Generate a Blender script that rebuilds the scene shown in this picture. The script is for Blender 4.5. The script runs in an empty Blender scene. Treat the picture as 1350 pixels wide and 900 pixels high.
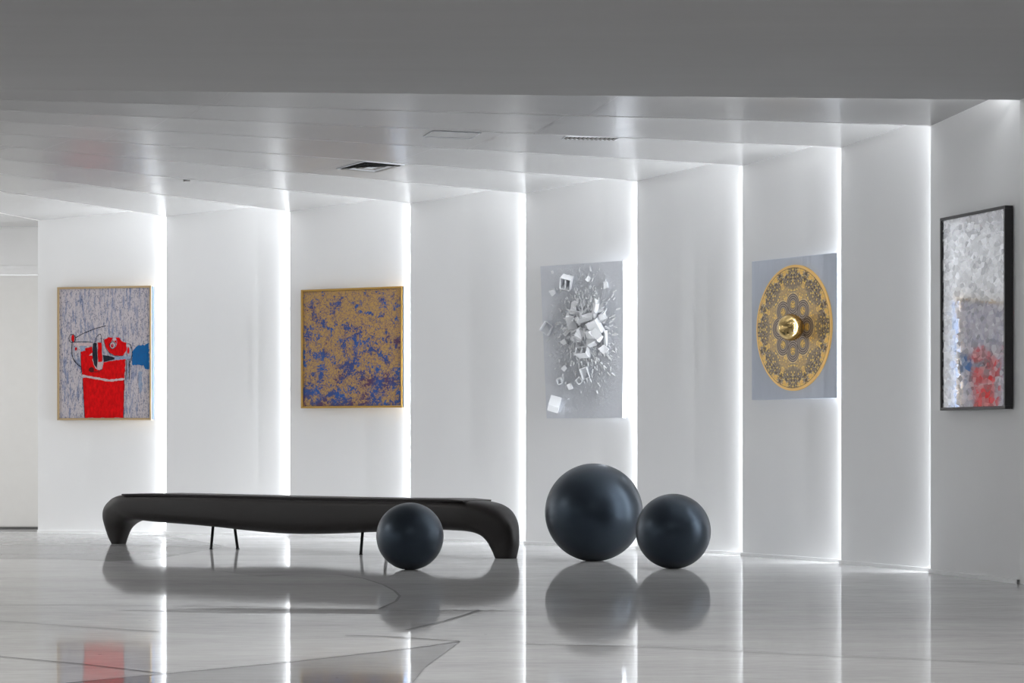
import bpy, bmesh, math, random
from mathutils import Vector, Matrix
random.seed(7)
sc = bpy.context.scene
COL = sc.collection
F = 3300.0; CX = 675.0; HY = 579.0; CAMZ = 1.0      # focal length (px), principal column, horizon row, eye height

# ------------------------------------------------------------------ helpers
def ray(px, py): return Vector(((px-CX)/F, 1.0, (HY-py)/F))
def at_z(px, py, z):
    r = ray(px, py); t = (z-CAMZ)/r.z
    return Vector((r.x*t, t, z))
def fl(px, py): return at_z(px, py, 0.0)
def on_plane(px, py, p0, n):
    o = Vector((0, 0, CAMZ)); r = ray(px, py)
    return o + r*((p0-o).dot(n)/r.dot(n))
def obj(name, bm, mats, parent=None, smooth=False, kind=None):
    me = bpy.data.meshes.new(name); bm.to_mesh(me); bm.free()
    for m in (mats if isinstance(mats, (list, tuple)) else [mats]): me.materials.append(m)
    if smooth: me.polygons.foreach_set('use_smooth', [True]*len(me.polygons))
    o = bpy.data.objects.new(name, me); COL.objects.link(o)
    if parent: o.parent = parent
    if kind: o['kind'] = kind
    return o
def thing(name, label, cat, loc=(0,0,0), M=None, group=None):
    o = bpy.data.objects.new(name, None); COL.objects.link(o); o.empty_display_size = .1
    if M is not None: o.matrix_world = M
    else: o.location = loc
    o['label'] = label; o['category'] = cat
    if group: o['group'] = group
    return o
def tag(o, label, cat, group=None):
    o['label'] = label; o['category'] = cat
    if group: o['group'] = group
    return o
def face(bm, pts, mi=0):
    f = bm.faces.new([bm.verts.new(p) for p in pts]); f.material_index = mi; return f
def box(bm, c, s, M=None, mi=0, bev=0.0):
    hx, hy, hz = s[0]/2, s[1]/2, s[2]/2
    vs = []
    for x in (-hx, hx):
        for y in (-hy, hy):
            for z in (-hz, hz):
                v = Vector((x, y, z))
                if M is not None: v = M @ v
                vs.append(bm.verts.new(v+Vector(c)))
    fs = []
    for q in ((0,1,3,2),(4,6,7,5),(0,4,5,1),(2,3,7,6),(0,2,6,4),(1,5,7,3)):
        f = bm.faces.new([vs[i] for i in q]); f.material_index = mi; fs.append(f)
    if bev > 0:
        es = list({e for f in fs for e in f.edges})
        bmesh.ops.bevel(bm, geom=es, offset=bev, segments=2, affect='EDGES', profile=.5)
def tube(bm, a, b, r, n=12, mi=0):
    a = Vector(a); b = Vector(b); d = (b-a).normalized()
    x = d.orthogonal().normalized(); y = d.cross(x)
    ra = [bm.verts.new(a+(x*math.cos(t)+y*math.sin(t))*r) for t in [2*math.pi*i/n for i in range(n)]]
    rb = [bm.verts.new(b+(x*math.cos(t)+y*math.sin(t))*r) for t in [2*math.pi*i/n for i in range(n)]]
    for i in range(n):
        f = bm.faces.new((ra[i], ra[(i+1)%n], rb[(i+1)%n], rb[i])); f.material_index = mi
    bm.faces.new(list(reversed(ra))); bm.faces.new(rb)

# ------------------------------------------------------------------ material helpers
class NT:
    def __init__(s, name):
        s.m = bpy.data.materials.new(name); s.m.use_nodes = True
        s.t = s.m.node_tree; s.b = s.t.nodes['Principled BSDF']; s.out = s.t.nodes['Material Output']
    def n(s, typ, **kw):
        nd = s.t.nodes.new(typ)
        for k, v in kw.items(): setattr(nd, k, v)
        return nd
    def l(s, a, b): s.t.links.new(a, b)
    def put(s, sock, v):
        if isinstance(v, bpy.types.NodeSocket): s.l(v, sock)
        else: sock.default_value = v
    def math(s, op, a, b=0.0, c=0.0, clamp=False):
        nd = s.n('ShaderNodeMath', operation=op); nd.use_clamp = clamp
        s.put(nd.inputs[0], a); s.put(nd.inputs[1], b); s.put(nd.inputs[2], c)
        return nd.outputs[0]
    def vmath(s, op, a, b=None, scale=None):
        nd = s.n('ShaderNodeVectorMath', operation=op)
        s.put(nd.inputs[0], a)
        if b is not None: s.put(nd.inputs[1], b)
        if scale is not None: s.put(nd.inputs['Scale'], scale)
        return nd.outputs['Value'] if op in ('LENGTH', 'DOT_PRODUCT') else nd.outputs[0]
    def mix(s, fac, a, b, blend='MIX'):
        nd = s.n('ShaderNodeMix', data_type='RGBA', blend_type=blend)
        s.put(nd.inputs[0], fac); s.put(nd.inputs[6], a); s.put(nd.inputs[7], b)
        return nd.outputs[2]
    def coord(s, which='Object'): return s.n('ShaderNodeTexCoord').outputs[which]
    def mapping(s, v, scale=(1,1,1), loc=(0,0,0), rot=(0,0,0)):
        nd = s.n('ShaderNodeMapping'); s.l(v, nd.inputs[0])
        nd.inputs['Scale'].default_value = scale; nd.inputs['Location'].default_value = loc; nd.inputs['Rotation'].default_value = rot
        return nd.outputs[0]
    def noise(s, v, scale, detail=3, rough=.55, dist=0.0, col=False):
        nd = s.n('ShaderNodeTexNoise'); s.l(v, nd.inputs['Vector'])
        nd.inputs['Scale'].default_value = scale; nd.inputs['Detail'].default_value = detail
        nd.inputs['Roughness'].default_value = rough; nd.inputs['Distortion'].default_value = dist
        return nd.outputs['Color'] if col else nd.outputs['Fac']
    def voro(s, v, scale, feature='F1', out='Distance', rnd=1.0):
        nd = s.n('ShaderNodeTexVoronoi', feature=feature); s.l(v, nd.inputs['Vector'])
        nd.inputs['Scale'].default_value = scale; nd.inputs['Randomness'].default_value = rnd
        return nd.outputs[out]
    def ramp(s, f, stops, interp='LINEAR'):
        nd = s.n('ShaderNodeValToRGB'); s.l(f, nd.inputs[0]); cr = nd.color_ramp; cr.interpolation = interp
        while len(cr.elements) < len(stops): cr.elements.new(.5)
        for e, (p, c) in zip(cr.elements, stops):
            e.position = p; e.color = (c, c, c, 1) if not isinstance(c, (tuple, list)) else (*c[:3], 1)
        return nd.outputs[0]
    def sep(s, v):
        nd = s.n('ShaderNodeSeparateXYZ'); s.l(v, nd.inputs[0]); return nd.outputs
    def comb(s, x=0.0, y=0.0, z=0.0):
        nd = s.n('ShaderNodeCombineXYZ'); s.put(nd.inputs[0], x); s.put(nd.inputs[1], y); s.put(nd.inputs[2], z); return nd.outputs[0]
    def bump(s, h, strength=.3, dist=.01):
        nd = s.n('ShaderNodeBump'); s.l(h, nd.inputs['Height'])
        nd.inputs['Strength'].default_value = strength; nd.inputs['Distance'].default_value = dist
        s.l(nd.outputs[0], s.b.inputs['Normal'])
    def set(s, **kw):
        for k, v in kw.items():
            sock = s.b.inputs[k]
            if isinstance(v, bpy.types.NodeSocket): s.l(v, sock)
            elif isinstance(v, tuple) and len(v) == 3: sock.default_value = (*v, 1)
            else: sock.default_value = v
        return s.m
def plain(name, col, rough=.5, metal=0.0, spec=.5, var=.06, vscale=9.0):
    t = NT(name); c = t.noise(t.coord(), vscale, 4)
    dark = tuple(x*(1-var) for x in col); lite = tuple(min(1, x*(1+var)) for x in col)
    cc = t.mix(c, (*dark, 1), (*lite, 1))
    return t.set(**{'Base Color': cc, 'Roughness': rough, 'Metallic': metal, 'Specular IOR Level': spec})

def mat_wall():
    t = NT('white_wall_paint'); p = t.coord()
    n1 = t.noise(t.mapping(p, (1, 1, .5)), 1.6, 5); n2 = t.noise(p, 40, 3)
    scuff = t.ramp(t.noise(t.mapping(p, (1, 1, .35), rot=(.3, .2, 0)), 5, 6, .7), [(0, 0), (.70, 0), (.80, 1)])
    c = t.mix(n1, (.78, .785, .79, 1), (.83, .832, .835, 1))
    c = t.mix(t.math('MULTIPLY', scuff, .10), c, (.45, .45, .44, 1))
    t.bump(n2, .05, .002)
    return t.set(**{'Base Color': c, 'Roughness': .55, 'Specular IOR Level': .35})
def mat_ceiling():
    t = NT('satin_ceiling_paint'); p = t.coord()
    n1 = t.noise(p, .9, 4)
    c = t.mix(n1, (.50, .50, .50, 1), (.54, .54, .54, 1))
    return t.set(**{'Base Color': c, 'Roughness': .23, 'Specular IOR Level': .28})
def mat_soffit():
    t = NT('matte_grey_soffit'); p = t.coord()
    n1 = t.noise(t.mapping(p, (.25, 2.0, 1)), 2.2, 6, .6)
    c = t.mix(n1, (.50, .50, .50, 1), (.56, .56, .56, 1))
    return t.set(**{'Base Color': c, 'Roughness': .8, 'Specular IOR Level': .2})
def mat_floor():
    t = NT('polished_concrete'); p = t.coord()
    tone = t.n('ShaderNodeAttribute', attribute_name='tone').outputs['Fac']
    tilt = t.n('ShaderNodeAttribute', attribute_name='tilt').outputs['Vector']
    big = t.noise(t.mapping(p, (.5, 1.6, 1)), 1.1, 6, .62)
    fine = t.noise(t.mapping(p, (.8, 2.6, 1)), 7, 5, .6)
    speck = t.ramp(t.voro(p, 3.0), [(0, 1), (.022, 1), (.034, 0)])
    v = t.math('ADD', t.math('MULTIPLY', big, .55), t.math('MULTIPLY', fine, .45))
    c = t.ramp(v, [(.3, (.48, .48, .48)), (.5, (.61, .61, .61)), (.7, (.73, .73, .728))])
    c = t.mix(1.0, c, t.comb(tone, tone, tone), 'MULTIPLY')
    c = t.mix(t.math('MULTIPLY', speck, .45), c, (.06, .06, .06, 1))
    # slabs laid a touch out of level, and the slow waviness of a ground floor
    w1 = t.vmath('SUBTRACT', t.noise(t.mapping(p, (.5, 1.2, 1)), 1.5, 3, .5, col=True), (.5, .5, .5))
    w2 = t.vmath('SUBTRACT', t.noise(t.mapping(p, (.7, 1.5, 1), loc=(3, 7, 0)), 5.0, 2, .5, col=True), (.5, .5, .5))
    w = t.vmath('ADD', t.vmath('SCALE', w1, scale=.006), t.vmath('SCALE', w2, scale=.0022))
    w = t.vmath('MULTIPLY', w, (.5, 1, 0))
    nrm = t.vmath('NORMALIZE', t.vmath('ADD', t.vmath('ADD', t.n('ShaderNodeNewGeometry').outputs['Normal'], tilt), w))
    df = t.n('ShaderNodeBsdfDiffuse'); t.l(c, df.inputs['Color'])
    gl = t.n('ShaderNodeBsdfGlossy'); gl.inputs['Color'].default_value = (1, 1, 1, 1); t.l(nrm, gl.inputs['Normal'])
    t.l(t.ramp(t.noise(t.mapping(p, (.5, 2, 1)), 3, 5, .6), [(0.2, .035), (.8, .07)]), gl.inputs['Roughness'])
    fr = t.n('ShaderNodeFresnel'); fr.inputs['IOR'].default_value = 1.45
    mx = t.n('ShaderNodeMixShader'); t.l(t.math('ADD', t.math('MULTIPLY', fr.outputs[0], .66), .02), mx.inputs[0])
    t.l(df.outputs[0], mx.inputs[1]); t.l(gl.outputs[0], mx.inputs[2]); t.l(mx.outputs[0], t.out.inputs[0])
    return t.m
WALL = mat_wall(); CEIL = mat_ceiling(); SOFF = mat_soffit(); FLOOR = mat_floor()
GAPSHADE = plain('dark_gap_shade', (.10, .10, .10), .7)
CJOINT = plain('ceiling_joint', (.42, .42, .42), .6)
LIP = plain('painted_crease_light', (.74, .74, .74), .6)  # pale strip along each crease, paints in the lighter step of the lit bands
FJOINT = plain('floor_joint', (.05, .05, .05), .5)
FLINE = plain('pale_floor_joint', (.33, .33, .33), .35)
TRIM = plain('white_trim', (.82, .825, .83), .35)
DOORM = plain('off_white_door', (.74, .735, .72), .5, var=.03)

# ------------------------------------------------------------------ wall: a fan of overlapping panels
CORN = [(50, 122.7), (219, 124.9), (382, 127.7), (541, 132.2), (693, 137.9), (840, 144.7), (979, 153.4), (1109, 163.5), (1227, 175.8), (1344.5, 190.3)]
P = [Vector(((x-CX)/d, F/d, 0)) for x, d in CORN]
H = 3.35; RISE = .10; SLOT = .085
def perp_back(d): return Vector((-d.y, d.x, 0)).normalized()      # away from the viewer
chord = [(P[i+1]-P[i]).normalized() for i in range(9)]
back = []
for i in range(10):
    a = chord[max(0, i-1)]; b = chord[min(8, i)]
    back.append(perp_back((a+b).normalized()))
Q = [P[i+1] + back[i+1]*(SLOT if i < 8 else .0) for i in range(9)]                   # rear right edge of panel i, hidden behind panel i+1
U = [(Q[i]-P[i]).normalized() for i in range(9)]
N = [-perp_back(U[i]) for i in range(9)]
up = Vector((0, 0, 1))
bm = bmesh.new()
for i in range(9):
    zt = H + RISE + .02
    face(bm, [P[i], Q[i], Q[i]+up*zt, P[i]+up*zt])
    if i: face(bm, [Q[i-1], P[i], P[i]+up*zt, Q[i-1]+up*zt])
obj('wall_back', bm, WALL, kind='structure')
for i in range(9): print('panel', i+1, round((Q[i]-P[i]).length, 3), round(math.degrees(math.atan2(-U[i].y, U[i].x)), 1))

# the wall runs on towards the viewer past the last corner, and the deeper recess at the left
rdir = Vector((math.cos(math.radians(-84)), math.sin(math.radians(-84)), 0))
bm = bmesh.new()
face(bm, [Q[8], P[9], P[9]+up*(H+.2), Q[8]+up*(H+.2)])
e9 = P[9]+rdir*8; e10 = Vector((6.2, -5, 0))
face(bm, [P[9], e9, e9+up*(H+.2), P[9]+up*(H+.2)]); face(bm, [e9, e10, e10+up*(H+.2), e9+up*(H+.2)])
obj('wall_right', bm, WALL, kind='structure')
bm = bmesh.new(); face(bm, [Vector((6.2, -5, 0)), Vector((-14, -5, 0)), Vector((-14, -5, H+.1)), Vector((6.2, -5, H+.1))])
obj('wall_front', bm, SOFF, kind='structure')
YR = 27.75
bm = bmesh.new()
xr = P[0].x + .3
zl = CAMZ + (HY-350)*YR/F; zh = CAMZ + (HY-361.5)*YR/F
face(bm, [Vector((-11, YR, zl)), Vector((xr, YR, zl)), Vector((xr, YR, H+.05)), Vector((-11, YR, H+.05))])
face(bm, [P[0]+Vector((0, 0, 0)), P[0]+up*(H+.1), Vector((P[0].x+.12, YR, H+.1)), Vector((P[0].x+.12, YR, 0))])
face(bm, [Vector((-11, YR+.1, zh)), Vector((-9, YR+.1, zh)), Vector((-9, YR+.1, 0)), Vector((-11, YR+.1, 0))])
obj('wall_left', bm, WALL, kind='structure')
bm = bmesh.new()
box(bm, ((-11+xr)/2, YR+.02, (zl+zh)/2), (xr+11, .05, zl-zh), bev=.002)
obj('trim_1', bm, TRIM, kind='structure')
bm = bmesh.new()
box(bm, ((-9+xr)/2, YR+.13, zh/2+.01), (xr+9, .05, zh-.03), bev=.004)
d1 = obj('door_1', bm, DOORM, kind='structure')
bm = bmesh.new(); box(bm, ((-9+xr)/2, YR+.12, .0125), (xr+9, .07, .025))
obj('door_gap_shade', bm, GAPSHADE, parent=d1)  # dark strip in the gap under the door, shade put in as colour

# thin skirting with a ledge that catches the light
bm = bmesh.new()
for i in range(9):
    a = P[i]; b = Q[i]; n = N[i]; h = .028; t = .022
    face(bm, [a+n*t, b+n*t, b+n*t+up*h, a+n*t+up*h])
    face(bm, [a+n*t+up*h, b+n*t+up*h, b+up*h, a+up*h])
    face(bm, [a, a+n*t, a+n*t+up*h, a+up*h])
obj('baseboard_back', bm, TRIM, kind='structure')

# ------------------------------------------------------------------ ceiling: sawtooth bands radiating from the wall corners
Y0 = {0: 281, 1: 253, 2: 229, 3: 209.5, 4: 192, 5: 176, 6: 160, 7: 145, 8: 131, 9: 118}
CD = [(at_z(0, Y0[i], H) - (P[i]+up*H)).normalized() for i in range(10)]
LEN = 10.5
bm = bmesh.new()
def cz(i, r): return P[i] + CD[i]*r
nb = 2
def rise(i, t):         # the step shrinks with the width of the wedge, so each band is a plane
    a0 = P[i]-CD[i]*.25; a1 = P[i+1]-CD[i+1]*.25; b0 = P[i]+CD[i]*LEN; b1 = P[i+1]+CD[i+1]*LEN
    w0 = abs((a1-a0).dot(perp_back(CD[i]))); w1 = abs((b1-b0).dot(perp_back(CD[i])))
    return RISE
def band(i, s, t):      # s across (0 at crease i, 1 at crease i+1), t metres away from the wall
    a = P[i]*(1-s) + (P[i+1]+back[i+1]*.0)*s
    a = (P[i] - CD[i]*.25)*(1-s) + (P[i+1] - CD[i+1]*.25)*s
    b = (P[i]+CD[i]*LEN)*(1-s) + (P[i+1]+CD[i+1]*LEN)*s
    q = a + (b-a)*((t+.25)/(LEN+.25))
    return Vector((q.x, q.y, H + rise(i, t)*s))
for i in range(9):
    NT_, NS_ = 60, 4
    g_ = [[bm.verts.new(band(i, b/NS_, -.25+(LEN+.25)*a/NT_)) for b in range(NS_+1)] for a in range(NT_+1)]
    for a in range(NT_):
        for b in range(NS_):
            bm.faces.new((g_[a][b], g_[a][b+1], g_[a+1][b+1], g_[a+1][b])).smooth = True
    face(bm, [band(i, 1, -.25), band(i, 1, LEN), band(i, 1, LEN)-up*rise(i, LEN), band(i, 1, -.25)-up*RISE])
    face(bm, [band(i, 0, -.25)-up*.0008, band(i, .022, -.25)-up*.0008, band(i, .035, LEN)-up*.0008, band(i, 0, LEN)-up*.0008], 2)
    for tj in (2.65, 5.35, 8.0):
        g = .004; k = -up*.0012
        face(bm, [band(i, 0.0, tj-g)+k, band(i, 1, tj-g)+k, band(i, 1, tj+g)+k, band(i, 0.0, tj+g)+k], 1)
# flat ceiling over the left recess
a = P[0]+CD[0]*LEN+up*H
face(bm, [Vector((P[0].x+.3, YR+.1, H)), P[0]-CD[0]*.25+up*H, a, Vector((-14, a.y, H)), Vector((-14, YR+.1, H))])
from mathutils.bvhtree import BVHTree
bm.verts.index_update(); bm.faces.index_update(); bm.normal_update()
CBVH = BVHTree.FromPolygons([v.co.copy() for v in bm.verts], [[v.index for v in f.verts] for f in bm.faces])
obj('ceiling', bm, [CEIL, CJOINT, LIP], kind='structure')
# plain soffit from the last crease over the viewer
bm = bmesh.new()
e0 = P[9]-CD[9]*.6+up*H; e1 = P[9]+CD[9]*12+up*H
q = [e0, e1, Vector((-14, 14, H)), Vector((-14, -5, H)), Vector((6.2, -5, H)), Vector((4.6, 8, H))]
face(bm, q)
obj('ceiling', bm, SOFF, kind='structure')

# ------------------------------------------------------------------ floor: ground concrete slabs, each a hair out of level
bm = bmesh.new()
tl = bm.faces.layers.float_vector.new('tilt'); tn = bm.faces.layers.float.new('tone')
def slab(pts, tilt=(0, 0), tone=1.0, mi=0, lift=0, px=True):
    vs = [fl(*p) if px else Vector((*p, 0)) for p in pts]
    for v in vs: v.z = lift*.0004
    f = face(bm, vs, mi)
    f.normal_update()
    if f.normal.z < 0: f.normal_flip()
    f[tl] = Vector((tilt[0], tilt[1], 0)); f[tn] = tone
def fline(pts, w, mi, lift=9):
    ps = [fl(*p) for p in pts]
    for a, b in zip(ps, ps[1:]):
        d = (b-a).normalized(); n = Vector((-d.y, d.x, 0))*w/2
        f = face(bm, [v+up*lift*.0004 for v in (a-n, b-n, b+n, a+n)], mi); f.normal_update()
        if f.normal.z < 0: f.normal_flip()
        f[tn] = 1.0
slab([(-14, -5), (7, -5), (7, 30), (-14, 30)], (0, -.0012), px=False)
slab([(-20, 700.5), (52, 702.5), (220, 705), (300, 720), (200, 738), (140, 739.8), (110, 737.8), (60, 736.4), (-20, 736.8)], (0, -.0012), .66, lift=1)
slab([(540, 757), (690, 757), (690, 804), (500, 803.5), (522, 793), (527, 786), (522, 778), (505, 768), (480, 760)], (0, -.0058), 1.0, lift=1)
slab([(690, 745), (960, 752), (1000, 760), (1000, 853), (900, 852), (690, 849)], (0, -.0056), 1.0, lift=1)
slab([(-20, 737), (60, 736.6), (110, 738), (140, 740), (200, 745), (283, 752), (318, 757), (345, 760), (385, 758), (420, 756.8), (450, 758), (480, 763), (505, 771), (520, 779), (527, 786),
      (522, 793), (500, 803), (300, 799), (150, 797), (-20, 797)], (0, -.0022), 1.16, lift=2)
slab([(150, 804), (300, 801.5), (500, 803.5), (500, 808.5), (300, 807.5)], (0, .0050), .98, lift=3)
slab([(-20, 819), (110, 827), (210, 833), (400, 843), (500, 839), (607, 845.5), (450, 865), (380, 873), (88, 900), (60, 908), (-20, 908)], (0, -.0005), 1.06, lift=3)
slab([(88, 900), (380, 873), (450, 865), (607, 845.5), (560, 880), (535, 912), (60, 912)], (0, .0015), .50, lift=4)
fline([(450, 758), (480, 763), (505, 771), (520, 779), (527, 786), (522, 793), (500, 803)], .018, 1)
fline([(140, 740), (60, 736.6), (-10, 737)], .012, 2)
fline([(500, 803.5), (640, 804.6), (690, 805)], .02, 2)
fline([(632, 804), (612, 811), (585, 819), (555, 826), (535, 831)], .012, 1)
fline([(607, 845.5), (500, 839), (455, 838)], .02, 1)
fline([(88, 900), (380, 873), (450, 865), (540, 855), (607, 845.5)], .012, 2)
fline([(-10, 818), (110, 827), (210, 833)], .012, 1)
fline([(-10, 865), (110, 876), (212, 888)], .012, 1)
fline([(690, 849), (840, 852), (920, 855.5), (1020, 861), (1110, 865), (1227, 870), (1360, 876)], .014, 2)
fline([(720, 777), (850, 776.5), (936, 776.5)], .012, 1)
fline([(940, 808), (1060, 806), (1200, 806)], .010, 2)
floor = obj('floor', bm, [FLOOR, FJOINT, FLINE], kind='structure')

# ------------------------------------------------------------------ the spheres
def mat_sphere():
    t = NT('blue_black_satin'); p = t.coord()
    n1 = t.noise(p, 2.5, 5, .6); sm = t.noise(t.mapping(p, (1, 1, 2)), 7, 6, .65)
    c = t.mix(n1, (.0015, .0018, .003, 1), (.0035, .004, .006, 1))
    mark = t.ramp(t.noise(t.mapping(p, (.6, .6, 4), loc=(2.3, .4, 1.1)), 5, 4), [(0, 0), (.70, 0), (.78, 1)])
    c = t.mix(t.math('MULTIPLY', mark, .5), c, (.012, .010, .009, 1))
    return t.set(**{'Base Color': c, 'Roughness': t.ramp(sm, [(.3, .34), (.75, .43)]), 'Specular IOR Level': .9, 'Specular Tint': (.58, .77, 1.0)})
SPH = mat_sphere()
def sphere(cx, bot, rpx, label, zr):
    b = fl(cx, bot); r = rpx/F*b.y
    bm = bmesh.new(); bmesh.ops.create_uvsphere(bm, u_segments=96, v_segments=64, radius=r)
    cut = -.985*r
    for v in bm.verts:
        if v.co.z < cut: v.co.z = cut
    bmesh.ops.translate(bm, verts=bm.verts, vec=(0, 0, -cut))
    o = obj('floor_sphere', bm, SPH, smooth=True); o.location = (b.x, b.y, .001); o.rotation_euler.z = zr
    tag(o, label, 'sphere', 'black spheres on the floor')
    return o
sphere(783, 739, 64.6, 'large matte black sphere, biggest of the three, below the white relief artwork', .3)
sphere(887.6, 749, 49.5, 'medium matte black sphere at the right, beside the largest sphere', 1.7)
sphere(540.4, 750.6, 44.4, 'smallest matte black sphere, standing in front of the long dark bench', 4.0)

# ------------------------------------------------------------------ the bench
def mat_bench():
    t = NT('black_brown_leather'); p = t.coord()
    n1 = t.noise(t.mapping(p, (1, 1, 1)), 3.0, 5, .6); g = t.voro(p, 260)
    c = t.mix(n1, (.009, .0074, .0072, 1), (.017, .0135, .013, 1))
    t.bump(g, .06, .002)
    return t.set(**{'Base Color': c, 'Roughness': t.ramp(n1, [(.3, .40), (.7, .52)]), 'Specular IOR Level': .36})
BENCH = mat_bench(); BLACKM = plain('black_steel', (.012, .012, .013), .4, .3)
PADM = plain('dark_brown_hide', (.020, .016, .016), .5)
bl = fl(156.5, 716.5); br = fl(665.5, 735.5)
bax = (br-bl).normalized(); bn = Vector((bax.y, -bax.x, 0))       # bn points to the viewer
if bn.y > 0: bn = -bn
borig = (bl+br)/2
BM = Matrix(((bax.x, -bn.x, 0, borig.x), (bax.y, -bn.y, 0, borig.y), (0, 0, 1, 0), (0, 0, 0, 1)))
bench = thing('bench', 'long black-brown curved leather bench with arched ends, standing before the panelled wall', 'bench', M=BM)
BI = BM.inverted()
def bsz(px, py):
    q = BI @ on_plane(px, py, borig, bn); return (q.x, max(0.0, q.z))
RIB = [((151,717.5),(162,717.5),.13),((147,708),(164.5,708),.15),((143.5,695),(168.5,697),.19),((142.5,681),(173.5,690.5),.26),((145.5,669),(179.5,687),.32),
 ((152.5,660),(187,685.5),.36),((163,654),(196,685.8),.40),((178,651.5),(207,687),.42),((220,651.7),(222,688.5),.43),((260,652.5),(262,691.5),.44),((300,653.4),(302,695.3),.45),
 ((340,654.3),(342,699.8),.45),((380,655.3),(380,702.8),.45),((420,656.2),(420,703.6),.45),((460,657),(460,702.6),.45),((500,657.7),(500,700.8),.45),((540,658.3),(540,699.3),.45),
 ((578,658.6),(580,698),.44),((608,659),(603,698.8),.42),((630,659.8),(622,700),.40),((648,662.5),(634,702.5),.36),((662,668),(643,707),.32),((671,677),(649,714),.28),((677,689),(652,721),.24),((679.5,703),(654.5,728),.20),((680,718),(656,733),.18),((677,736.5),(657,736.5),.16)]
ribs = [(*bsz(*o), *bsz(*i), w) for o, i, w in RIB]
ribs[0] = (ribs[0][0], 0, ribs[0][2], 0, ribs[0][4]); ribs[-1] = (ribs[-1][0], 0, ribs[-1][2], 0, ribs[-1][4])
def cat(p0, p1, p2, p3, t):
    return [.5*((2*b)+(-a+c)*t+(2*a-5*b+4*c-d)*t*t+(-a+3*b-3*c+d)*t**3) for a, b, c, d in zip(p0, p1, p2, p3)]
fine = []
for i in range(len(ribs)-1):
    p0 = ribs[max(0, i-1)]; p1 = ribs[i]; p2 = ribs[i+1]; p3 = ribs[min(len(ribs)-1, i+2)]
    for k in range(5): fine.append(cat(p0, p1, p2, p3, k/5))
fine.append(list(ribs[-1]))
bm = bmesh.new(); rings = []
NS = 40
for ri, r in enumerate(fine):
    q_ = min(ri, len(fine)-1-ri)/(len(fine)-1); nt = 3.0+3.5*min(1, max(0, (q_-.2)/.15)); nb_ = 3.2
    so, zo, si, zi, w = r
    ring = []
    for k in range(NS):
        a = 2*math.pi*k/NS; e = 2/nt if math.cos(a) > 0 else 2/nb_
        c = math.copysign(abs(math.cos(a))**e, math.cos(a)); s_ = math.copysign(abs(math.sin(a))**e, math.sin(a))
        m = (c+1)/2                                            # 1 outer, 0 inner
        ring.append(bm.verts.new((si+(so-si)*m, s_*w/2, max(0.0, zi+(zo-zi)*m))))
    rings.append(ring)
for a, b in zip(rings, rings[1:]):
    for k in range(NS): bm.faces.new((a[k], a[(k+1)%NS], b[(k+1)%NS], b[k]))
bm.faces.new(rings[0]); bm.faces.new(list(reversed(rings[-1])))
bmesh.ops.recalc_face_normals(bm, faces=bm.faces)
obj('body', bm, BENCH, bench, smooth=True)
# seat pad: thin hide laid along the top
bm = bmesh.new(); prev = None
top = [bsz(x, y-.3) for x, y in ((180,651.2),(220,651.7),(260,652.5),(300,653.4),(340,654.3),(380,655.3),(420,656.2),(460,657),(500,657.7),(540,658.3),(578,658.6),(608,659),(629,659.8))]
for j, (s, z) in enumerate(top):
    hh = .011 if 0 < j < len(top)-1 else .004
    sec = [(-.19, -.01), (-.195, hh*.6), (-.185, hh), (.185, hh), (.195, hh*.6), (.19, -.01)]
    ring = [bm.verts.new((s, y, z+d)) for y, d in sec]
    if prev:
        for k in range(6): bm.faces.new((prev[k], prev[(k+1)%6], ring[(k+1)%6], ring[k]))
    else: bm.faces.new(ring)
    prev = ring
bm.faces.new(list(reversed(prev))); bmesh.ops.recalc_face_normals(bm, faces=bm.faces)
o = obj('seat_pad', bm, PADM, bench, smooth=False); o['label'] = 'thin dark brown hide pad along the bench top'
for (tx, ty, bx_, by_) in ((281.5, 690, 278.3, 723.6), (308.5, 690, 313.2, 723.2), (478.7, 695, 475.6, 730.8), (506, 695, 510, 731)):
    f0 = fl(bx_, by_); t0 = on_plane(tx, ty, borig, bn)
    bm = bmesh.new(); tube(bm, BI @ f0, BI @ (t0+up*.02), .0135)
    tube(bm, BI @ f0, BI @ (f0+up*.006), .018)
    obj('leg', bm, BLACKM, bench, smooth=False)

# ------------------------------------------------------------------ artworks: frame helper
def hang(i, corners, off, name, label, cat):
    """corners TL TR BR BL in pixels of the front face, off = distance of the front from the panel; returns root (x right along wall, y up, z outwards) and size"""
    p0 = P[i] + N[i]*off
    c = [on_plane(x, y, p0, N[i]) for x, y in corners]
    us = [(q-p0).dot(U[i]) for q in c]; zs = [q.z for q in c]
    u0 = (us[0]+us[3])/2; u1 = (us[1]+us[2])/2; z1 = (zs[0]+zs[1])/2; z0 = (zs[2]+zs[3])/2
    print(name, 'u', [round(u, 3) for u in us], 'z', [round(z, 3) for z in zs], 'size', round(u1-u0, 3), round(z1-z0, 3), 'panel', round((Q[i]-P[i]).length, 3))
    o = p0 + U[i]*(u0+u1)/2; o.z = (z0+z1)/2
    R = Matrix(((U[i].x, 0, N[i].x, o.x), (U[i].y, 0, N[i].y, o.y), (0, 1, 0, o.z), (0, 0, 0, 1)))
    return thing(name, label, cat, M=R), u1-u0, z1-z0
def frame_bm(w, h, fw, depth, back_z, lip=.004):
    bm = bmesh.new()
    zc = (back_z + depth)/2; t = depth-back_z
    box(bm, (0, h/2-fw/2, zc), (w, fw, t), bev=.002); box(bm, (0, -h/2+fw/2, zc), (w, fw, t), bev=.002)
    box(bm, (-w/2+fw/2, 0, zc), (fw, h-2*fw, t), bev=.002); box(bm, (w/2-fw/2, 0, zc), (fw, h-2*fw, t), bev=.002)
    return bm

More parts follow.
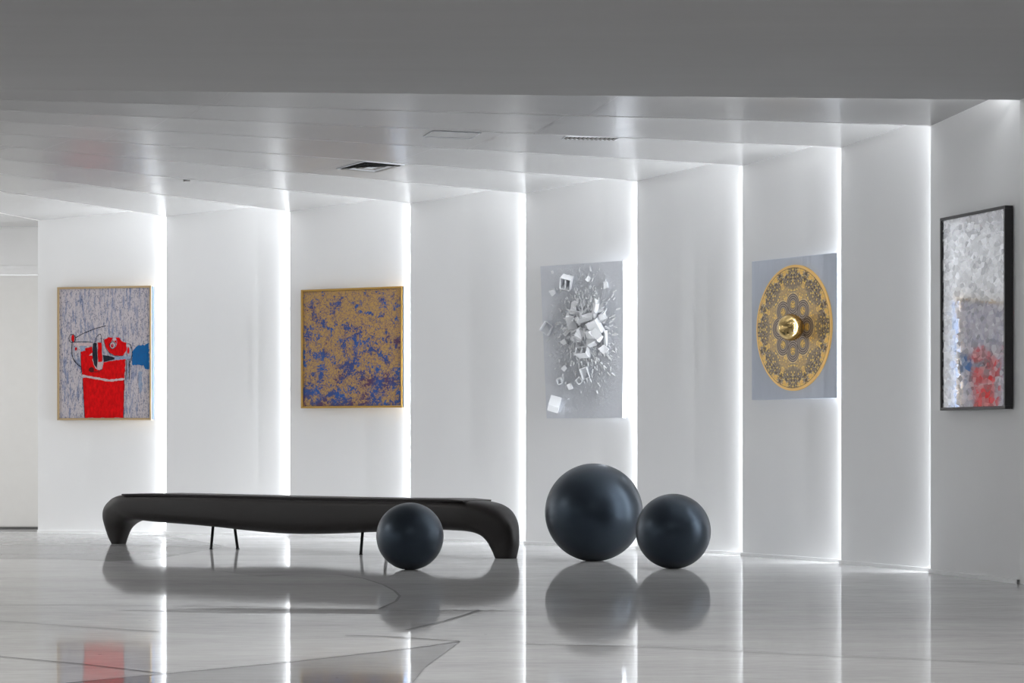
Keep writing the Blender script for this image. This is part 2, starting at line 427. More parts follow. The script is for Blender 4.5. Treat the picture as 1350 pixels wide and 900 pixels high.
# -- artwork 1: red vase figure on pale streaked ground
def mat_canvas1():
    t = NT('streaked_pale_paint'); p = t.coord()
    st = t.noise(t.mapping(p, (1, .16, 1)), 38, 6, .7); sp = t.noise(t.mapping(p, (1, .45, 1)), 95, 5, .75)
    big = t.noise(t.mapping(p, (1, .4, 1), loc=(1, 2, 0)), 4.5, 4)
    c = t.mix(big, (.46, .43, .47, 1), (.56, .50, .50, 1))
    c = t.mix(t.math('MULTIPLY', t.ramp(st, [(.50, 0), (.58, 1)]), t.ramp(big, [(.3, 1), (.65, .4)])), c, (.13, .18, .32, 1))
    c = t.mix(t.math('MULTIPLY', t.ramp(sp, [(.53, 0), (.60, 1)]), .85), c, (.07, .09, .15, 1))
    t.bump(sp, .35, .004)
    return t.set(**{'Base Color': c, 'Roughness': .7, 'Specular IOR Level': .2})
def mat_paint(name, col, dark, sc_=40):
    t = NT(name); p = t.coord(); n1 = t.noise(t.mapping(p, (1, .4, 1)), sc_, 5, .7)
    c = t.mix(t.ramp(n1, [(.35, 0), (.7, 1)]), (*col, 1), (*dark, 1)); t.bump(n1, .2, .003)
    return t.set(**{'Base Color': c, 'Roughness': .75, 'Specular IOR Level': .08})
C1 = [mat_canvas1(), mat_paint('red_paint', (.72, .004, .006), (.42, .003, .004)), mat_paint('blue_paint', (.010, .13, .36), (.02, .10, .26)), mat_paint('black_paint', (.012, .013, .02), (.03, .035, .05)),
      mat_paint('cream_paint', (.62, .52, .52), (.45, .30, .32), 70), mat_paint('pale_blue_paint', (.36, .42, .52), (.16, .22, .36), 70), mat_paint('maroon_paint', (.12, .012, .012), (.05, .01, .01))]
FR1 = plain('pale_wood_frame', (.42, .30, .16), .45, .1); FR1S = plain('steel_blue_edge', (.05, .08, .14), .4, .2)
r1, w, h = hang(0, ((75, 378.3), (199.3, 376.6), (200, 553.2), (76.2, 554)), .07, 'framed_painting', 'framed painting of a red vase figure with a blue patch on pale streaks', 'painting')
obj('frame', frame_bm(w, h, .021, .008, -.06), FR1, r1)
bm = bmesh.new(); box(bm, (w/2+.004, 0, -.03), (.006, h-.01, .05)); obj('edge_strip', bm, FR1S, r1)
bm = bmesh.new(); cw, ch = w-.044, h-.044
box(bm, (0, 0, -.02), (cw, ch, .03))
def c1(x, y, l): return Vector(((x-112)/516*cw-cw/2, ch/2-(y-85)/740*ch, -.005+.0006*l))
def rough_poly(pts, mi, l, jag=3.0, step=14):
    out = []
    for a, b in zip(pts, pts[1:]+pts[:1]):
        n = max(1, int(math.hypot(b[0]-a[0], b[1]-a[1])/step))
        for k in range(n):
            t = k/n; j = jag if k else jag*.3
            x = a[0]+(b[0]-a[0])*t+random.uniform(-j, j); y = a[1]+(b[1]-a[1])*t+random.uniform(-j, j)
            out.append((min(627.5, max(112.5, x)), min(824.5, max(85.5, y))))
    f = face(bm, [c1(x, y, l) for x, y in out], mi); f.normal_update()
    if f.normal.z < 0: f.normal_flip()
    bmesh.ops.triangulate(bm, faces=[f])
def stroke(pts, wd, mi, l):
    ps = [Vector((x, y, 0)) for x, y in pts]
    # smooth
    sm = []
    for i in range(len(ps)-1):
        p0 = ps[max(0, i-1)]; p3 = ps[min(len(ps)-1, i+2)]
        for k in range(6): sm.append(Vector(cat(p0, ps[i], ps[i+1], p3, k/6)))
    sm.append(ps[-1])
    L_, R_ = [], []
    for i, q in enumerate(sm):
        d = (sm[min(i+1, len(sm)-1)]-sm[max(0, i-1)]).normalized(); n = Vector((-d.y, d.x, 0))*wd/2*(.7+.5*random.random())
        L_.append(q+n); R_.append(q-n)
    for i in range(len(sm)-1):
        f = face(bm, [c1(v.x, v.y, l) for v in (L_[i], L_[i+1], R_[i+1], R_[i])], mi); f.normal_update()
        if f.normal.z < 0: f.normal_flip()
def ell(x, y, rx, ry, mi, l, jag=1.0):
    rough_poly([(x+rx*math.cos(a), y+ry*math.sin(a)) for a in [2*math.pi*k/14 for k in range(14)]], mi, l, jag, 30)
def ringl(x, y, rx, ry, wd, mi, l): stroke([(x+rx*math.cos(a), y+ry*math.sin(a)) for a in [2*math.pi*k/10 for k in range(11)]], wd, mi, l)
rough_poly([(530, 448), (552, 420), (580, 412), (625, 402), (627, 548), (600, 546), (592, 525), (560, 520), (532, 526)], 2, 1, 5, 9)
rough_poly([(566, 560), (584, 560), (586, 640), (575, 690), (566, 640)], 5, 1, 4, 9)
rough_poly([(246, 596), (300, 590), (400, 606), (485, 606), (479, 824), (257, 824)], 1, 1, 2.5)
rough_poly([(234, 446), (262, 425), (300, 415), (306, 480), (312, 524), (332, 550), (358, 545), (366, 505), (430, 495), (492, 490), (486, 600), (400, 606), (330, 592), (243, 580), (236, 500)], 1, 2, 3)
rough_poly([(369, 376), (395, 363), (455, 366), (470, 387), (497, 396), (497, 440), (478, 468), (430, 468), (400, 452), (380, 422)], 1, 2, 2.5)
rough_poly([(284, 468), (300, 450), (304, 500), (318, 540), (346, 552), (358, 520), (360, 500), (336, 506), (330, 470)], 4, 3, 3, 8)
rough_poly([(332, 393), (355, 394), (358, 503), (335, 504)], 1, 4, 2)
rough_poly([(304, 400), (318, 392), (327, 400), (331, 470), (329, 540), (313, 522), (303, 470)], 3, 4, 1.5)
rough_poly([(361, 464), (426, 478), (430, 491), (400, 497), (368, 505)], 3, 4, 2)
rough_poly([(428, 474), (470, 478), (524, 470), (524, 486), (470, 492), (430, 497)], 5, 3, 3, 8)
rough_poly([(188, 393), (300, 395), (302, 411), (190, 411)], 4, 3, 2, 8)
rough_poly([(232, 412), (262, 412), (262, 440), (234, 442)], 5, 3, 3, 8)
stroke([(243, 580), (290, 592), (340, 600), (400, 611), (440, 607), (486, 603)], 13, 4, 5)
ell(190, 368, 9, 21, 1, 4); ringl(186, 368, 19, 24, 3, 3, 5)
ell(297, 549, 15, 15, 6, 5, 3); ell(507, 440, 6, 20, 1, 5); ell(208, 428, 6, 10, 1, 5)
ell(420, 408, 18, 22, 4, 4, 3); ringl(418, 410, 17, 20, 4, 3, 6); ell(416, 412, 8, 11, 1, 5); ell(428, 376, 10, 9, 4, 4, 3); ringl(428, 392, 14, 26, 2.5, 5, 6)
stroke([(205, 365), (245, 343), (290, 324), (335, 309), (380, 298)], 4, 3, 5)
stroke([(188, 380), (184, 420), (187, 470), (205, 505), (236, 532)], 4, 3, 5); stroke([(196, 395), (194, 440), (200, 480), (238, 515)], 2.5, 5, 5)
stroke([(498, 402), (518, 406), (528, 440), (526, 480), (510, 526)], 4, 3, 5)
stroke([(318, 390), (326, 362), (346, 345), (354, 362), (354, 396)], 3.5, 3, 5); stroke([(240, 312), (228, 340), (222, 392)], 2.5, 5, 5)
for xx in (494, 503, 513): stroke([(xx, 492), (xx+2, 545), (xx-1, 606)], 3.5, 3 if xx != 503 else 5, 5)
stroke([(235, 445), (237, 520), (243, 580)], 3, 3, 6); stroke([(247, 600), (252, 700), (258, 822)], 2.5, 3, 6); stroke([(484, 606), (482, 700), (479, 822)], 2.5, 3, 6)
stroke([(300, 560), (330, 560), (362, 545)], 3, 3, 6); stroke([(188, 390), (250, 388), (304, 392)], 3, 3, 6); stroke([(366, 372), (380, 425), (402, 455), (432, 470), (478, 470)], 3, 3, 6)
obj('canvas', bm, C1, r1)

# -- artwork 2: gold and blue all-over painting
def mat_canvas2():
    t = NT('gold_and_blue_drips'); p = t.coord()
    wob = t.vmath('SCALE', t.vmath('SUBTRACT', t.noise(p, 7, 5, .7, col=True), (.5, .5, .5)), scale=.16)
    q = t.vmath('ADD', p, wob)
    y = t.sep(p)[1]
    dens = t.math('ADD', t.noise(t.mapping(p, loc=(4.3, 1.2, .3)), 7.5, 4, .7), t.math('MULTIPLY', y, -.12))
    gold = t.mix(t.noise(p, 30, 5, .7), (.36, .205, .055, 1), (.50, .31, .11, 1))
    lines = t.ramp(t.voro(q, 26, 'DISTANCE_TO_EDGE'), [(0, 1), (.025, 1), (.055, 0)])
    c = t.mix(t.math('MULTIPLY', lines, .8), gold, (.055, .055, .15, 1))
    lines2 = t.ramp(t.voro(t.vmath('ADD', q, (5, 3, 1)), 48, 'DISTANCE_TO_EDGE'), [(0, 1), (.05, 1), (.09, 0)])
    c = t.mix(t.math('MULTIPLY', lines2, t.ramp(dens, [(.42, 0), (.62, .8)])), c, (.10, .07, .12, 1))
    blob = t.math('ADD', t.noise(q, 34, 4, .7), t.math('MULTIPLY', t.math('SUBTRACT', dens, .5), .95))
    hue = t.noise(t.mapping(p, loc=(9, 2, 5)), 4.0, 3)
    bc = t.ramp(hue, [(.36, (.085, .035, .085)), (.46, (.035, .055, .19)), (.62, (.012, .085, .32))])
    c = t.mix(t.ramp(blob, [(.535, 0), (.565, 1)]), c, bc)
    dots = t.ramp(t.voro(q, 55), [(0, 1), (.16, 1), (.2, 0)])
    c = t.mix(t.math('MULTIPLY', dots, t.ramp(dens, [(.46, 0), (.56, 1)])), c, bc)
    return t.set(**{'Base Color': c, 'Roughness': .5, 'Specular IOR Level': .3})
FR2 = plain('gilt_frame', (.42, .25, .06), .38, .55)
r2, w, h = hang(2, ((397, 381), (530.3, 378.2), (531, 537.2), (397.2, 537.8)), .07, 'framed_painting', 'nearly square gilt-framed painting covered in blue and purple blotches on gold', 'painting')
obj('frame', frame_bm(w, h, .02, .008, -.06), FR2, r2)
bm = bmesh.new(); box(bm, (w/2+.006, 0, -.03), (.012, h-.005, .055)); obj('edge_strip', bm, FR1S, r2)
bm = bmesh.new(); box(bm, (0, 0, -.02), (w-.044, h-.044, .03)); obj('canvas', bm, mat_canvas2(), r2)

# -- artwork 3: white relief of broken boxes
def mat_relief():
    t = NT('white_plaster_paint'); p = t.coord()
    d = t.vmath('LENGTH', t.vmath('MULTIPLY', p, (1.1, .62, 0)))
    m = t.ramp(d, [(.12, 1), (.55, .12)])
    n1 = t.math('MULTIPLY', t.noise(t.mapping(p, (1, .7, 1), rot=(0, 0, .7)), 24, 6, .72), m)
    t.bump(n1, 1.0, .08)
    return t.set(**{'Base Color': t.mix(t.noise(p, 6, 4), (.66, .68, .73, 1), (.72, .74, .78, 1)), 'Roughness': .6, 'Specular IOR Level': .3})
REL = mat_relief(); FRAG = plain('white_card', (.82, .83, .85), .6, var=.04, spec=.3)
r3, w, h = hang(4, ((712.5, 349), (823.5, 345.8), (820.5, 550.8), (716, 551)), .10, 'relief_artwork', 'tall white relief artwork with broken white boxes bursting out of a pale panel', 'artwork')
bm = bmesh.new()
nz = 16; secs = []
for k in range(nz+1):
    t = k/nz; y = -h/2+h*t
    hw0 = -w/2 + .030*(1-t)*(1); hw1 = w/2 - .045*(1-t)**1.6 + .01*t
    zf = -.035 + .055*t; tk = .05 + .03*t*t
    secs.append([bm.verts.new(v) for v in ((hw0, y, zf-tk), (hw1, y, zf-tk), (hw1, y, zf), (hw0, y, zf))])
for a, b in zip(secs, secs[1:]):
    for k in range(4): bm.faces.new((a[k], a[(k+1)%4], b[(k+1)%4], b[k]))
bm.faces.new(list(reversed(secs[0]))); bm.faces.new(secs[-1]); bmesh.ops.recalc_face_normals(bm, faces=bm.faces)
obj('panel', bm, REL, r3)
def r3uv(x, y):        # zoomed-crop coordinates -> panel coordinates
    u = (x-55)/(480-55); v = (y-75)/(860-75)
    yy = h/2-v*h
    return (-w/2+u*w, yy, -.035+.055*(yy/h+.5))
def rotm(a, b, c): return Matrix.Rotation(a, 3, 'Z') @ Matrix.Rotation(b, 3, 'X') @ Matrix.Rotation(c, 3, 'Y')
def open_box(x, y, sx, sy, sz, rz, rx, ry, shelf=True, lift=.0):
    bm = bmesh.new(); c = Vector(r3uv(x, y)) + Vector((0, 0, sz*.45+lift)); M = rotm(rz, rx, ry); th = .006
    def bb(cc, ss): box(bm, c + M @ Vector(cc), ss, M)
    bb((0, 0, -sz/2), (sx, sy, th)); bb((-sx/2, 0, 0), (th, sy, sz)); bb((sx/2, 0, 0), (th, sy, sz)); bb((0, -sy/2, 0), (sx, th, sz)); bb((0, sy/2, 0), (sx, th, sz))
    if shelf: bb((0, 0, 0), (th, sy, sz*.9))
    obj('broken_box', bm, FRAG, r3)
def block(x, y, sx, sy, sz, rz, rx, ry, lift=0, name='fragment'):
    bm = bmesh.new(); c = Vector(r3uv(x, y)) + Vector((0, 0, sz*.4+lift)); M = rotm(rz, rx, ry)
    box(bm, c, (sx, sy, sz), M)
    for v in bm.verts: v.co += Vector((random.uniform(-1, 1)*sx, random.uniform(-1, 1)*sy, random.uniform(-1, 1)*sz))*.13
    obj(name, bm, FRAG, r3)
open_box(207, 168, .10, .11, .09, -.45, .35, .5); open_box(92, 398, .09, .10, .06, -.5, -.3, .3, False); open_box(284, 527, .12, .07, .09, .12, -.45, .2)
open_box(128, 787, .10, .11, .10, .25, -.6, -.7, False); open_box(286, 632, .065, .10, .06, .2, .3, .5, False); open_box(270, 430, .09, .08, .07, .4, .5, -.3, True, .03)
open_box(255, 668, .05, .05, .05, .6, .4, .2, False); open_box(152, 668, .045, .05, .05, .1, .4, .4, False)
block(362, 405, .11, .13, .06, .4, .35, .2, .05); block(340, 440, .10, .07, .04, .1, .5, -.4, .07); block(372, 445, .06, .10, .06, .7, .2, .3, .05); block(362, 312, .07, .16, .04, -.75, .4, -.5, .05); block(232, 378, .085, .13, .03, .08, .3, .5, .04)
block(250, 325, .14, .05, .02, -.25, .6, .2, .03); block(330, 475, .09, .08, .05, .5, -.4, .3, .02); block(280, 440, .08, .08, .06, .8, .4, .6, .04); block(320, 355, .16, .05, .03, .35, -.6, .2, .07)
block(395, 350, .05, .05, .05, .3, .4, .2, .03); block(385, 515, .06, .07, .05, .7, .3, .3); block(180, 470, .05, .05, .05, .5, .3, .3); block(200, 697, .04, .06, .03, .2, .4, .4); block(172, 605, .045, .04, .03, .7, .4, .4)
block(128, 212, .05, .05, .05, .3, .5, .3); block(313, 157, .045, .04, .04, .9, .3, .5); block(400, 190, .035, .06, .04, -.2, .4, .4); block(122, 110, .02, .025, .02, .2, .3, .4); block(395, 460, .03, .13, .03, -.2, .3, .2, .01)
for k in range(62):
    a = random.uniform(0, 2*math.pi); rr = random.random()**.7
    x = 300+105*rr*math.cos(a); y = 375+120*rr*math.sin(a)
    block(x, y, random.uniform(.04, .13), random.uniform(.012, .045), .006, math.atan2(-(y-375), x-300)+random.uniform(-.5, .5), random.uniform(-1, 1), random.uniform(.1, .9)*random.choice((-1, 1)), random.uniform(.01, .12)*(1-rr*.6), 'shard')
bm = bmesh.new()
for k in range(1500):
    a = random.uniform(0, 2*math.pi); rr = abs(random.gauss(0, .55))
    x = 300+150*rr*math.cos(a)-20*rr; y = 400+260*rr*math.sin(a)
    if not (70 < x < 460 and 95 < y < 830): continue
    s = random.uniform(.003, .012)
    box(bm, Vector(r3uv(x, y)), (s*random.uniform(1, 6), s, s*1.3), rotm(math.atan2(-(y-390), x-300)+random.uniform(-.5, .5), random.random(), random.random()*.5))
o = obj('crumbs', bm, FRAG, r3, kind='stuff')

# -- artwork 4: gold disc with brass dome on pale cloth
def mat_disc(R):
    t = NT('ornate_gold_pattern'); p = t.coord(); x, y, z = t.sep(p)
    r = t.math('DIVIDE', t.math('SQRT', t.math('ADD', t.math('MULTIPLY', x, x), t.math('MULTIPLY', y, y))), R)
    th = t.math('ARCTAN2', y, x)
    seg = math.pi/4
    fold = t.math('PINGPONG', t.math('ADD', th, 4*math.pi), seg/2)          # mirror-folded angle, eight axes
    arc = t.math('MULTIPLY', fold, r)
    q = t.comb(r, arc, 0.0)
    n1 = t.noise(q, 7.5, 6, .62, .9); n2 = t.noise(t.vmath('ADD', q, (3, 1, 2)), 15, 5, .6, .6); v1 = t.voro(q, 19)
    gold = t.mix(n2, (.68, .38, .07, 1), (.90, .58, .18, 1))
    swirl = t.math('SINE', t.math('MULTIPLY', n1, 44))
    lines = t.ramp(swirl, [(.45, 0), (.62, 1)])
    # dark lobes in the outer ring, on each of the axes
    lobe = t.math('SUBTRACT', n1, t.math('MULTIPLY', t.math('ABSOLUTE', t.math('SUBTRACT', r, .80)), 1.0))
    lobe = t.math('SUBTRACT', lobe, t.math('MULTIPLY', t.math('MULTIPLY', t.math('SUBTRACT', fold, .14), .9), r))
    dark = t.ramp(lobe, [(.28, 0), (.315, 1)])
    dcol = t.mix(lines, (.12, .085, .055, 1), (.42, .34, .26, 1))
    c = t.mix(t.math('MULTIPLY', lines, t.ramp(r, [(.80, .75), (.95, .15)])), gold, (.26, .165, .075, 1))
    c = t.mix(dark, c, dcol)
    dots2 = t.ramp(t.voro(t.vmath('ADD', q, (7, 2, 0)), 27), [(0, 1), (.16, 1), (.22, 0)])
    c = t.mix(t.math('MULTIPLY', dots2, .75), c, (.33, .28, .24, 1))
    mid = t.mix(t.noise(q, 22, 4, .6), (.10, .07, .045, 1), (.62, .48, .30, 1))
    c = t.mix(t.math('MULTIPLY', t.ramp(t.math('ABSOLUTE', t.math('SUBTRACT', r, .60)), [(.06, 1), (.18, 0)]), .6), c, mid)
    dots = t.ramp(v1, [(0, 1), (.27, 1), (.36, 0)])
    c = t.mix(t.math('MULTIPLY', dots, t.ramp(r, [(.4, 1), (.9, .6)])), c, (.95, .66, .14, 1))
    # rosette of eight scalloped petals around the dome
    fx = t.math('MULTIPLY', r, t.math('COSINE', fold)); fy = t.math('MULTIPLY', r, t.math('SINE', fold))
    pd = t.math('SQRT', t.math('ADD', t.math('POWER', t.math('SUBTRACT', fx, .365), 2), t.math('POWER', t.math('MULTIPLY', fy, 1.05), 2)))
    rings = t.ramp(t.math('SINE', t.math('MULTIPLY', pd, 175)), [(.1, 0), (.7, 1)])
    pc = t.mix(rings, (.13, .10, .08, 1), (.42, .34, .27, 1))
    pc = t.mix(t.ramp(pd, [(.055, 1), (.075, 0)]), pc, t.mix(lines, (.80, .52, .12, 1), (.30, .2, .1, 1)))
    c = t.mix(t.ramp(pd, [(.178, 1), (.186, 0)]), c, pc)
    edge = t.ramp(t.math('ABSOLUTE', t.math('SUBTRACT', pd, .188)), [(.004, 1), (.010, 0)])
    c = t.mix(t.math('MULTIPLY', edge, t.ramp(r, [(.24, 0), (.3, .8)])), c, (.72, .55, .30, 1))
    c = t.mix(t.ramp(r, [(.955, 0), (.962, 1)]), c, (.78, .50, .17, 1))
    c = t.mix(t.ramp(r, [(.945, 0), (.95, 1), (.955, 1), (.96, 0)]), c, (.25, .15, .05, 1))
    return t.set(**{'Base Color': c, 'Roughness': .38, 'Metallic': .25, 'Specular IOR Level': .4})
def mat_cloth():
    t = NT('pale_grey_cloth'); p = t.coord()
    wv = t.noise(t.mapping(p, (1, .12, 1)), 11, 3); t.bump(wv, .5, .02)
    return t.set(**{'Base Color': t.mix(wv, (.54, .58, .66, 1), (.62, .66, .74, 1)), 'Roughness': .8, 'Specular IOR Level': .2})
r4, w, h = hang(6, ((990, 344.4), (1103.5, 333), (1104, 524), (991.5, 527.8)), .045, 'disc_artwork', 'large gold patterned disc with a brass dome mounted on a pale blue-grey cloth panel', 'artwork')
bm = bmesh.new(); box(bm, (0, 0, -.018), (w, h, .03), bev=.003); obj('cloth_panel', bm, mat_cloth(), r4)
pd_ = [on_plane(x, y, P[6]+N[6]*.06, N[6]) for x, y in ((995.9, 432), (1095, 432), (1045.4, 348.9), (1045.4, 515))]
print('disc', (pd_[1]-pd_[0]).length, (pd_[3]-pd_[2]).length)
DR = (pd_[3]-pd_[2]).length/2; DX = (pd_[1]-pd_[0]).length/2
dc = r4.matrix_world.inverted() @ ((pd_[0]+pd_[1]+pd_[2]+pd_[3])/4)
bm = bmesh.new(); bmesh.ops.create_cone(bm, cap_ends=True, segments=128, radius1=DR, radius2=DR, depth=.014)
bmesh.ops.bevel(bm, geom=[e for e in bm.edges if abs(e.verts[0].co.z-e.verts[1].co.z) < 1e-6 and e.verts[0].co.z > 0], offset=.004, segments=2, affect='EDGES')
for v in bm.verts: v.co.x *= DX/DR
o = obj('patterned_disc', bm, mat_disc(DR), r4); o.location = (dc.x, dc.y, .005)
BRASS = NT('brushed_brass'); pp = BRASS.coord()
BRASS = BRASS.set(**{'Base Color': BRASS.mix(BRASS.noise(BRASS.mapping(pp, (1, 1, 6)), 9, 4), (.52, .36, .14, 1), (.70, .52, .24, 1)), 'Metallic': 1.0, 'Roughness': .16})
kr = 17.0/F*P[6].y*1.0
bm = bmesh.new(); bmesh.ops.create_uvsphere(bm, u_segments=64, v_segments=48, radius=kr)
bmesh.ops.bisect_plane(bm, geom=bm.verts[:]+bm.edges[:]+bm.faces[:], plane_co=(0, 0, -kr*.97), plane_no=(0, 0, -1), clear_outer=True)
o = obj('dome', bm, BRASS, r4, smooth=True)
kp = r4.matrix_world.inverted() @ on_plane(1043, 431.3, P[6]+N[6]*(.06+kr*.95), N[6])
o.location = (kp.x, kp.y, .02+kr*.95); o['label'] = 'polished brass dome at the centre of the gold disc'

# -- artwork 5: black framed dappled picture under reflecting glass
def mat_glass_picture():
    t = NT('dappled_mirror_picture'); p = t.coord()
    q = t.mapping(p, (.62, 1, 1), rot=(0, 0, .35))
    vz = t.n('ShaderNodeTexVoronoi', feature='F1'); t.l(t.mapping(q, (1, 1, .02)), vz.inputs['Vector']); vz.inputs['Scale'].default_value = 30
    cell = t.sep(vz.outputs['Color'])
    c = t.mix(t.ramp(cell[0], [(.35, 0), (.65, 1)]), (.34, .35, .36, 1), (.80, .81, .82, 1))
    off = t.vmath('SUBTRACT', vz.outputs['Color'], (.5, .5, .5))
    g = t.n('ShaderNodeNewGeometry').outputs['Normal']
    nrm = t.vmath('NORMALIZE', t.vmath('ADD', g, t.vmath('SCALE', off, scale=.0030)))
    gl = t.n('ShaderNodeBsdfGlossy'); gl.inputs['Roughness'].default_value = .03; gl.inputs['Color'].default_value = (.95, .96, 1, 1); t.l(nrm, gl.inputs['Normal'])
    df = t.n('ShaderNodeBsdfDiffuse'); t.l(c, df.inputs['Color'])
    mx = t.n('ShaderNodeMixShader')
    t.l(t.math('ADD', t.math('MULTIPLY', cell[1], .35), .42), mx.inputs[0]); t.l(df.outputs[0], mx.inputs[1]); t.l(gl.outputs[0], mx.inputs[2]); t.l(mx.outputs[0], t.out.inputs[0])
    return t.m
FR5 = plain('black_frame', (.018, .018, .02), .35)
r5, w, h = hang(8, ((1240, 287), (1325.5, 271.3), (1325.5, 538.8), (1241, 541)), .065, 'framed_picture', 'tall black-framed dappled picture under reflecting glass at the far right', 'picture')
r5.matrix_world = r5.matrix_world @ Matrix.Rotation(.0049, 4, 'Y')
obj('frame', frame_bm(w, h, .022, .006, -.055), FR5, r5)
bm = bmesh.new(); box(bm, (0, 0, -.02), (w-.04, h-.04, .03)); obj('picture_panel', bm, mat_glass_picture(), r5)

# ------------------------------------------------------------------ ceiling fittings
GM = plain('white_grille_metal', (.70, .72, .76), .4); GD = plain('dark_duct', (.02, .02, .022), .7); GG = plain('grey_louvre', (.30, .29, .28), .45)
def ceil_frame(A, B, C, D, z, name, label, cat):
    ctr = ((A[0]+B[0]+C[0]+D[0])/4, (A[1]+B[1]+C[1]+D[1])/4)
    hit, nrm, fi, ds = CBVH.ray_cast(Vector((0, 0, CAMZ)), ray(*ctr))
    if nrm.z > 0: nrm = -nrm
    pts = [on_plane(*p, hit, nrm) for p in (A, B, C, D)]
    c = sum(pts, Vector())/4 + nrm*.002
    ez = -nrm; ex = (pts[2]-pts[1])+(pts[3]-pts[0]); lx = ex.length/2; ex = (ex-ez*ex.dot(ez)).normalized()
    ey = ez.cross(ex); ly = abs((pts[1]-pts[0]).dot(ey)+(pts[2]-pts[3]).dot(ey))/2
    M = Matrix(((ex.x, ey.x, ez.x, c.x), (ex.y, ey.y, ez.y, c.y), (ex.z, ey.z, ez.z, c.z), (0, 0, 0, 1)))
    print(name, round(lx, 2), round(ly, 2), [round(v, 2) for v in c])
    return thing(name, label, cat, M=M), lx, ly
g, lx, ly = ceil_frame((444, 221.6), (480, 211.6), (534, 216.3), (496, 226.7), 3.385, 'air_diffuser', 'square louvred air diffuser in the white ceiling', 'air vent')
bm = bmesh.new(); box(bm, (0, 0, -.002), (lx*.97, ly*.97, .002)); obj('duct', bm, GD, g)
fr = frame_bm(lx, ly, .016, .001, -.007); obj('frame', fr, GM, g)
for j in range(4):
    s = 1-.22*(j+.6); a, b = lx*s/2, ly*s/2; i2 = .028; dz = -.013
    bm = bmesh.new()
    for (p, q_) in (((-a, -b), (a, -b)), ((a, -b), (a, b)), ((a, b), (-a, b)), ((-a, b), (-a, -b))):
        p = Vector((*p, dz)); q_ = Vector((*q_, dz)); k = (lx*s-2*i2)/(lx*s)
        pi_ = Vector((p.x-math.copysign(i2, p.x), p.y-math.copysign(i2, p.y), -.004)); qi = Vector((q_.x-math.copysign(i2, q_.x), q_.y-math.copysign(i2, q_.y), -.004))
        face(bm, [p, q_, qi, pi_]); face(bm, [p+up*.002, pi_+up*.002, qi+up*.002, q_+up*.002])
    obj('louvre', bm, GM if j % 2 else GG, g)
g, lx, ly = ceil_frame((738, 182.8), (748, 178.6), (818, 180.6), (812, 184.0), 3.40, 'linear_grille', 'narrow slotted air grille in the ceiling above the white relief', 'air vent')
ly = min(ly, .22)
obj('frame', frame_bm(lx, ly, .012, .001, -.005), GM, g)
for k in range(12):
    bm = bmesh.new(); x = -lx/2+.03+(lx-.06)*k/11
    box(bm, (x, 0, -.004), (.014, ly-.02, .006), Matrix.Rotation(.5, 3, 'Y')); obj('slat', bm, GG, g)
bm = bmesh.new(); box(bm, (0, 0, -.001), (lx*.97, ly*.9, .001)); obj('duct', bm, GD, g)
g, lx, ly = ceil_frame((558, 179.5), (569, 172), (638, 174.6), (618, 182), 3.40, 'access_panel', 'flush white rectangular access panel in the ceiling', 'panel')
obj('frame', frame_bm(lx, ly, .010, .001, -.006), GM, g)
bm = bmesh.new(); box(bm, (0, 0, -.001), (lx-.022, ly-.022, .004)); obj('cover', bm, CEIL, g)
q = CBVH.ray_cast(Vector((0, 0, CAMZ)), ray(246, 237))[0]
bm = bmesh.new(); tube(bm, (0, 0, .03), (0, 0, 0), .05, 24); tube(bm, (0, 0, 0), (0, 0, -.018), .03, 24, 1)
o = obj('smoke_detector', bm, [GM, GG]); o.location = q; tag(o, 'tiny round detector on the ceiling near the left end of the wall', 'detector')

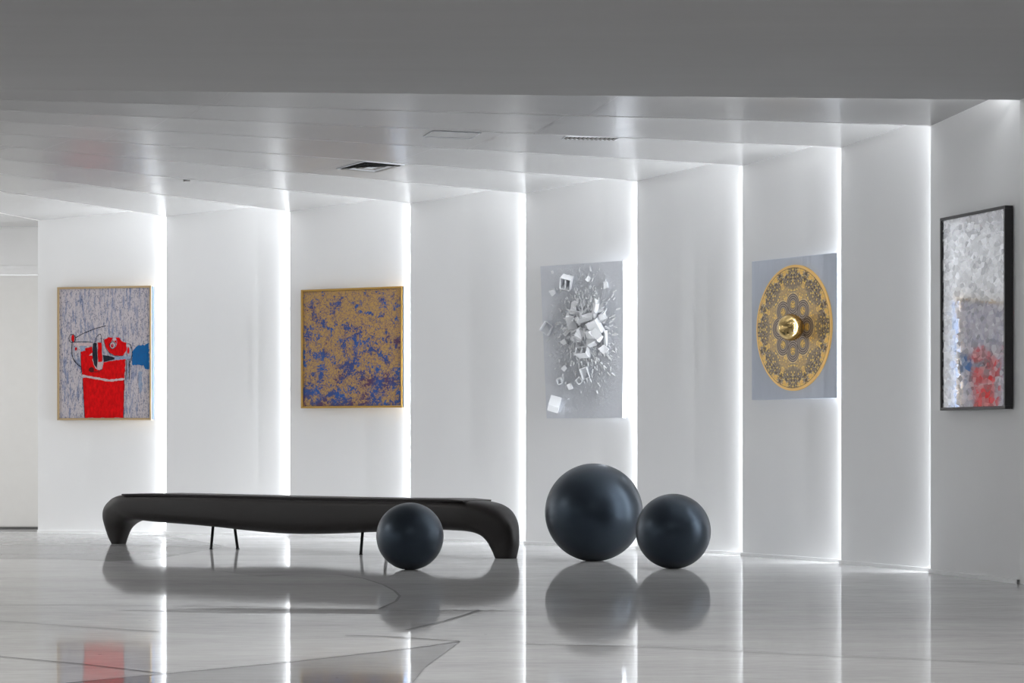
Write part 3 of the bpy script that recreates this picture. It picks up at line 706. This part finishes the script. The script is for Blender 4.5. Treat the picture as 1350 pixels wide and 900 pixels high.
# ------------------------------------------------------------------ light
def strip(i, power):
    """vertical LED strip in the slot behind corner i, washing the panel before it"""
    d = U[i-1]; c = Q[i-1] + N[i-1]*.010 - d*.008
    L = bpy.data.lights.new('led_strip', 'AREA'); L.shape = 'RECTANGLE'; L.size = .007; L.size_y = H-.10; L.energy = power; L.color = (.93, .965, 1.0)
    o = bpy.data.objects.new('led_strip', L); COL.objects.link(o)
    zax = d; yax = up; xax = yax.cross(zax)
    o.matrix_world = Matrix(((xax.x, yax.x, zax.x, c.x), (xax.y, yax.y, zax.y, c.y), (xax.z, yax.z, zax.z, (H-.10)/2+.10), (0, 0, 0, 1)))
LED = 27; COVE = 2.2
for i in range(1, 9): strip(i, LED)
def cove(i, per_m):
    """LED line in the ceiling slot above the lip of band i, washing that band"""
    a = band(i, 1, .08)-up*(RISE-.022); b = band(i, 1, 2.4)-up*(RISE-.022); side = perp_back(CD[i+1])
    if side.dot(band(i, 0, 2)-band(i, 1, 2)) < 0: side = -side
    c = (a+b)/2 + side*.006; ln = (b-a).length
    L = bpy.data.lights.new('cove_strip', 'AREA'); L.shape = 'RECTANGLE'; L.size = .008; L.size_y = ln; L.energy = per_m*ln; L.color = (.96, .98, 1.0); L.spread = math.radians(110)
    o = bpy.data.objects.new('cove_strip', L); COL.objects.link(o)
    yax = (b-a).normalized(); zax = -(side*.80+up*.60).normalized(); zax = (zax-yax*zax.dot(yax)).normalized(); xax = yax.cross(zax)
    o.matrix_world = Matrix(((xax.x, yax.x, zax.x, c.x), (xax.y, yax.y, zax.y, c.y), (xax.z, yax.z, zax.z, c.z), (0, 0, 0, 1)))
for i in range(9): cove(i, COVE*(1.9 if i == 8 else 1.35 if i in (6, 7) else 1.0))
def lamp(name, loc, sx, sy, power, col, rot=(0, 0, 0)):
    L = bpy.data.lights.new(name, 'AREA'); L.shape = 'RECTANGLE'; L.size = sx; L.size_y = sy; L.energy = power; L.color = col
    o = bpy.data.objects.new(name, L); COL.objects.link(o); o.location = loc; o.rotation_euler = rot
lamp('recess_top_fill', (-7.6, 26.9, 3.30), 1.6, .6, 12, (1, .99, .97))  # added fill out of view, brightens the left recess from above
lamp('recess_side_fill', (-8.6, 26.3, 1.7), 3.0, .25, 46, (1, .99, .97), (0, math.radians(-90), math.radians(14)))  # upright fill added off-frame to lift the recess wall and door
lamp('foreground_fill', (0.3, 10.8, 3.30), 5.0, 2.0, 62, (1, .98, .96))  # invented overhead fill, raises the tone of the near floor
lamp('hall_side_fill', (-8.5, 19.0, 3.28), 2.4, 2.4, 110, (1, .95, .90))  # unseen fill added at the left to brighten the right-hand panels
wd = bpy.data.worlds.new('hall_daylight'); sc.world = wd; wd.use_nodes = True
wd.node_tree.nodes['Background'].inputs[0].default_value = (.96, .98, 1.0, 1); wd.node_tree.nodes['Background'].inputs[1].default_value = .75

# ------------------------------------------------------------------ camera and view
cam = bpy.data.cameras.new('camera'); cam.sensor_width = 36; cam.lens = F/1350*36; cam.shift_y = (HY-450)/1350; cam.clip_end = 200
co = bpy.data.objects.new('camera', cam); COL.objects.link(co); co.location = (0, 0, CAMZ); co.rotation_euler = (math.pi/2, 0, 0)
sc.camera = co
vs = sc.view_settings; vs.view_transform = 'Standard'; vs.look = 'None'; vs.gamma = 1; vs.use_curve_mapping = False; vs.exposure = 0.22
sc.display_settings.display_device = 'sRGB'
sc.cycles.use_denoising = True; sc.cycles.max_bounces = 12; sc.cycles.diffuse_bounces = 7; sc.cycles.glossy_bounces = 5
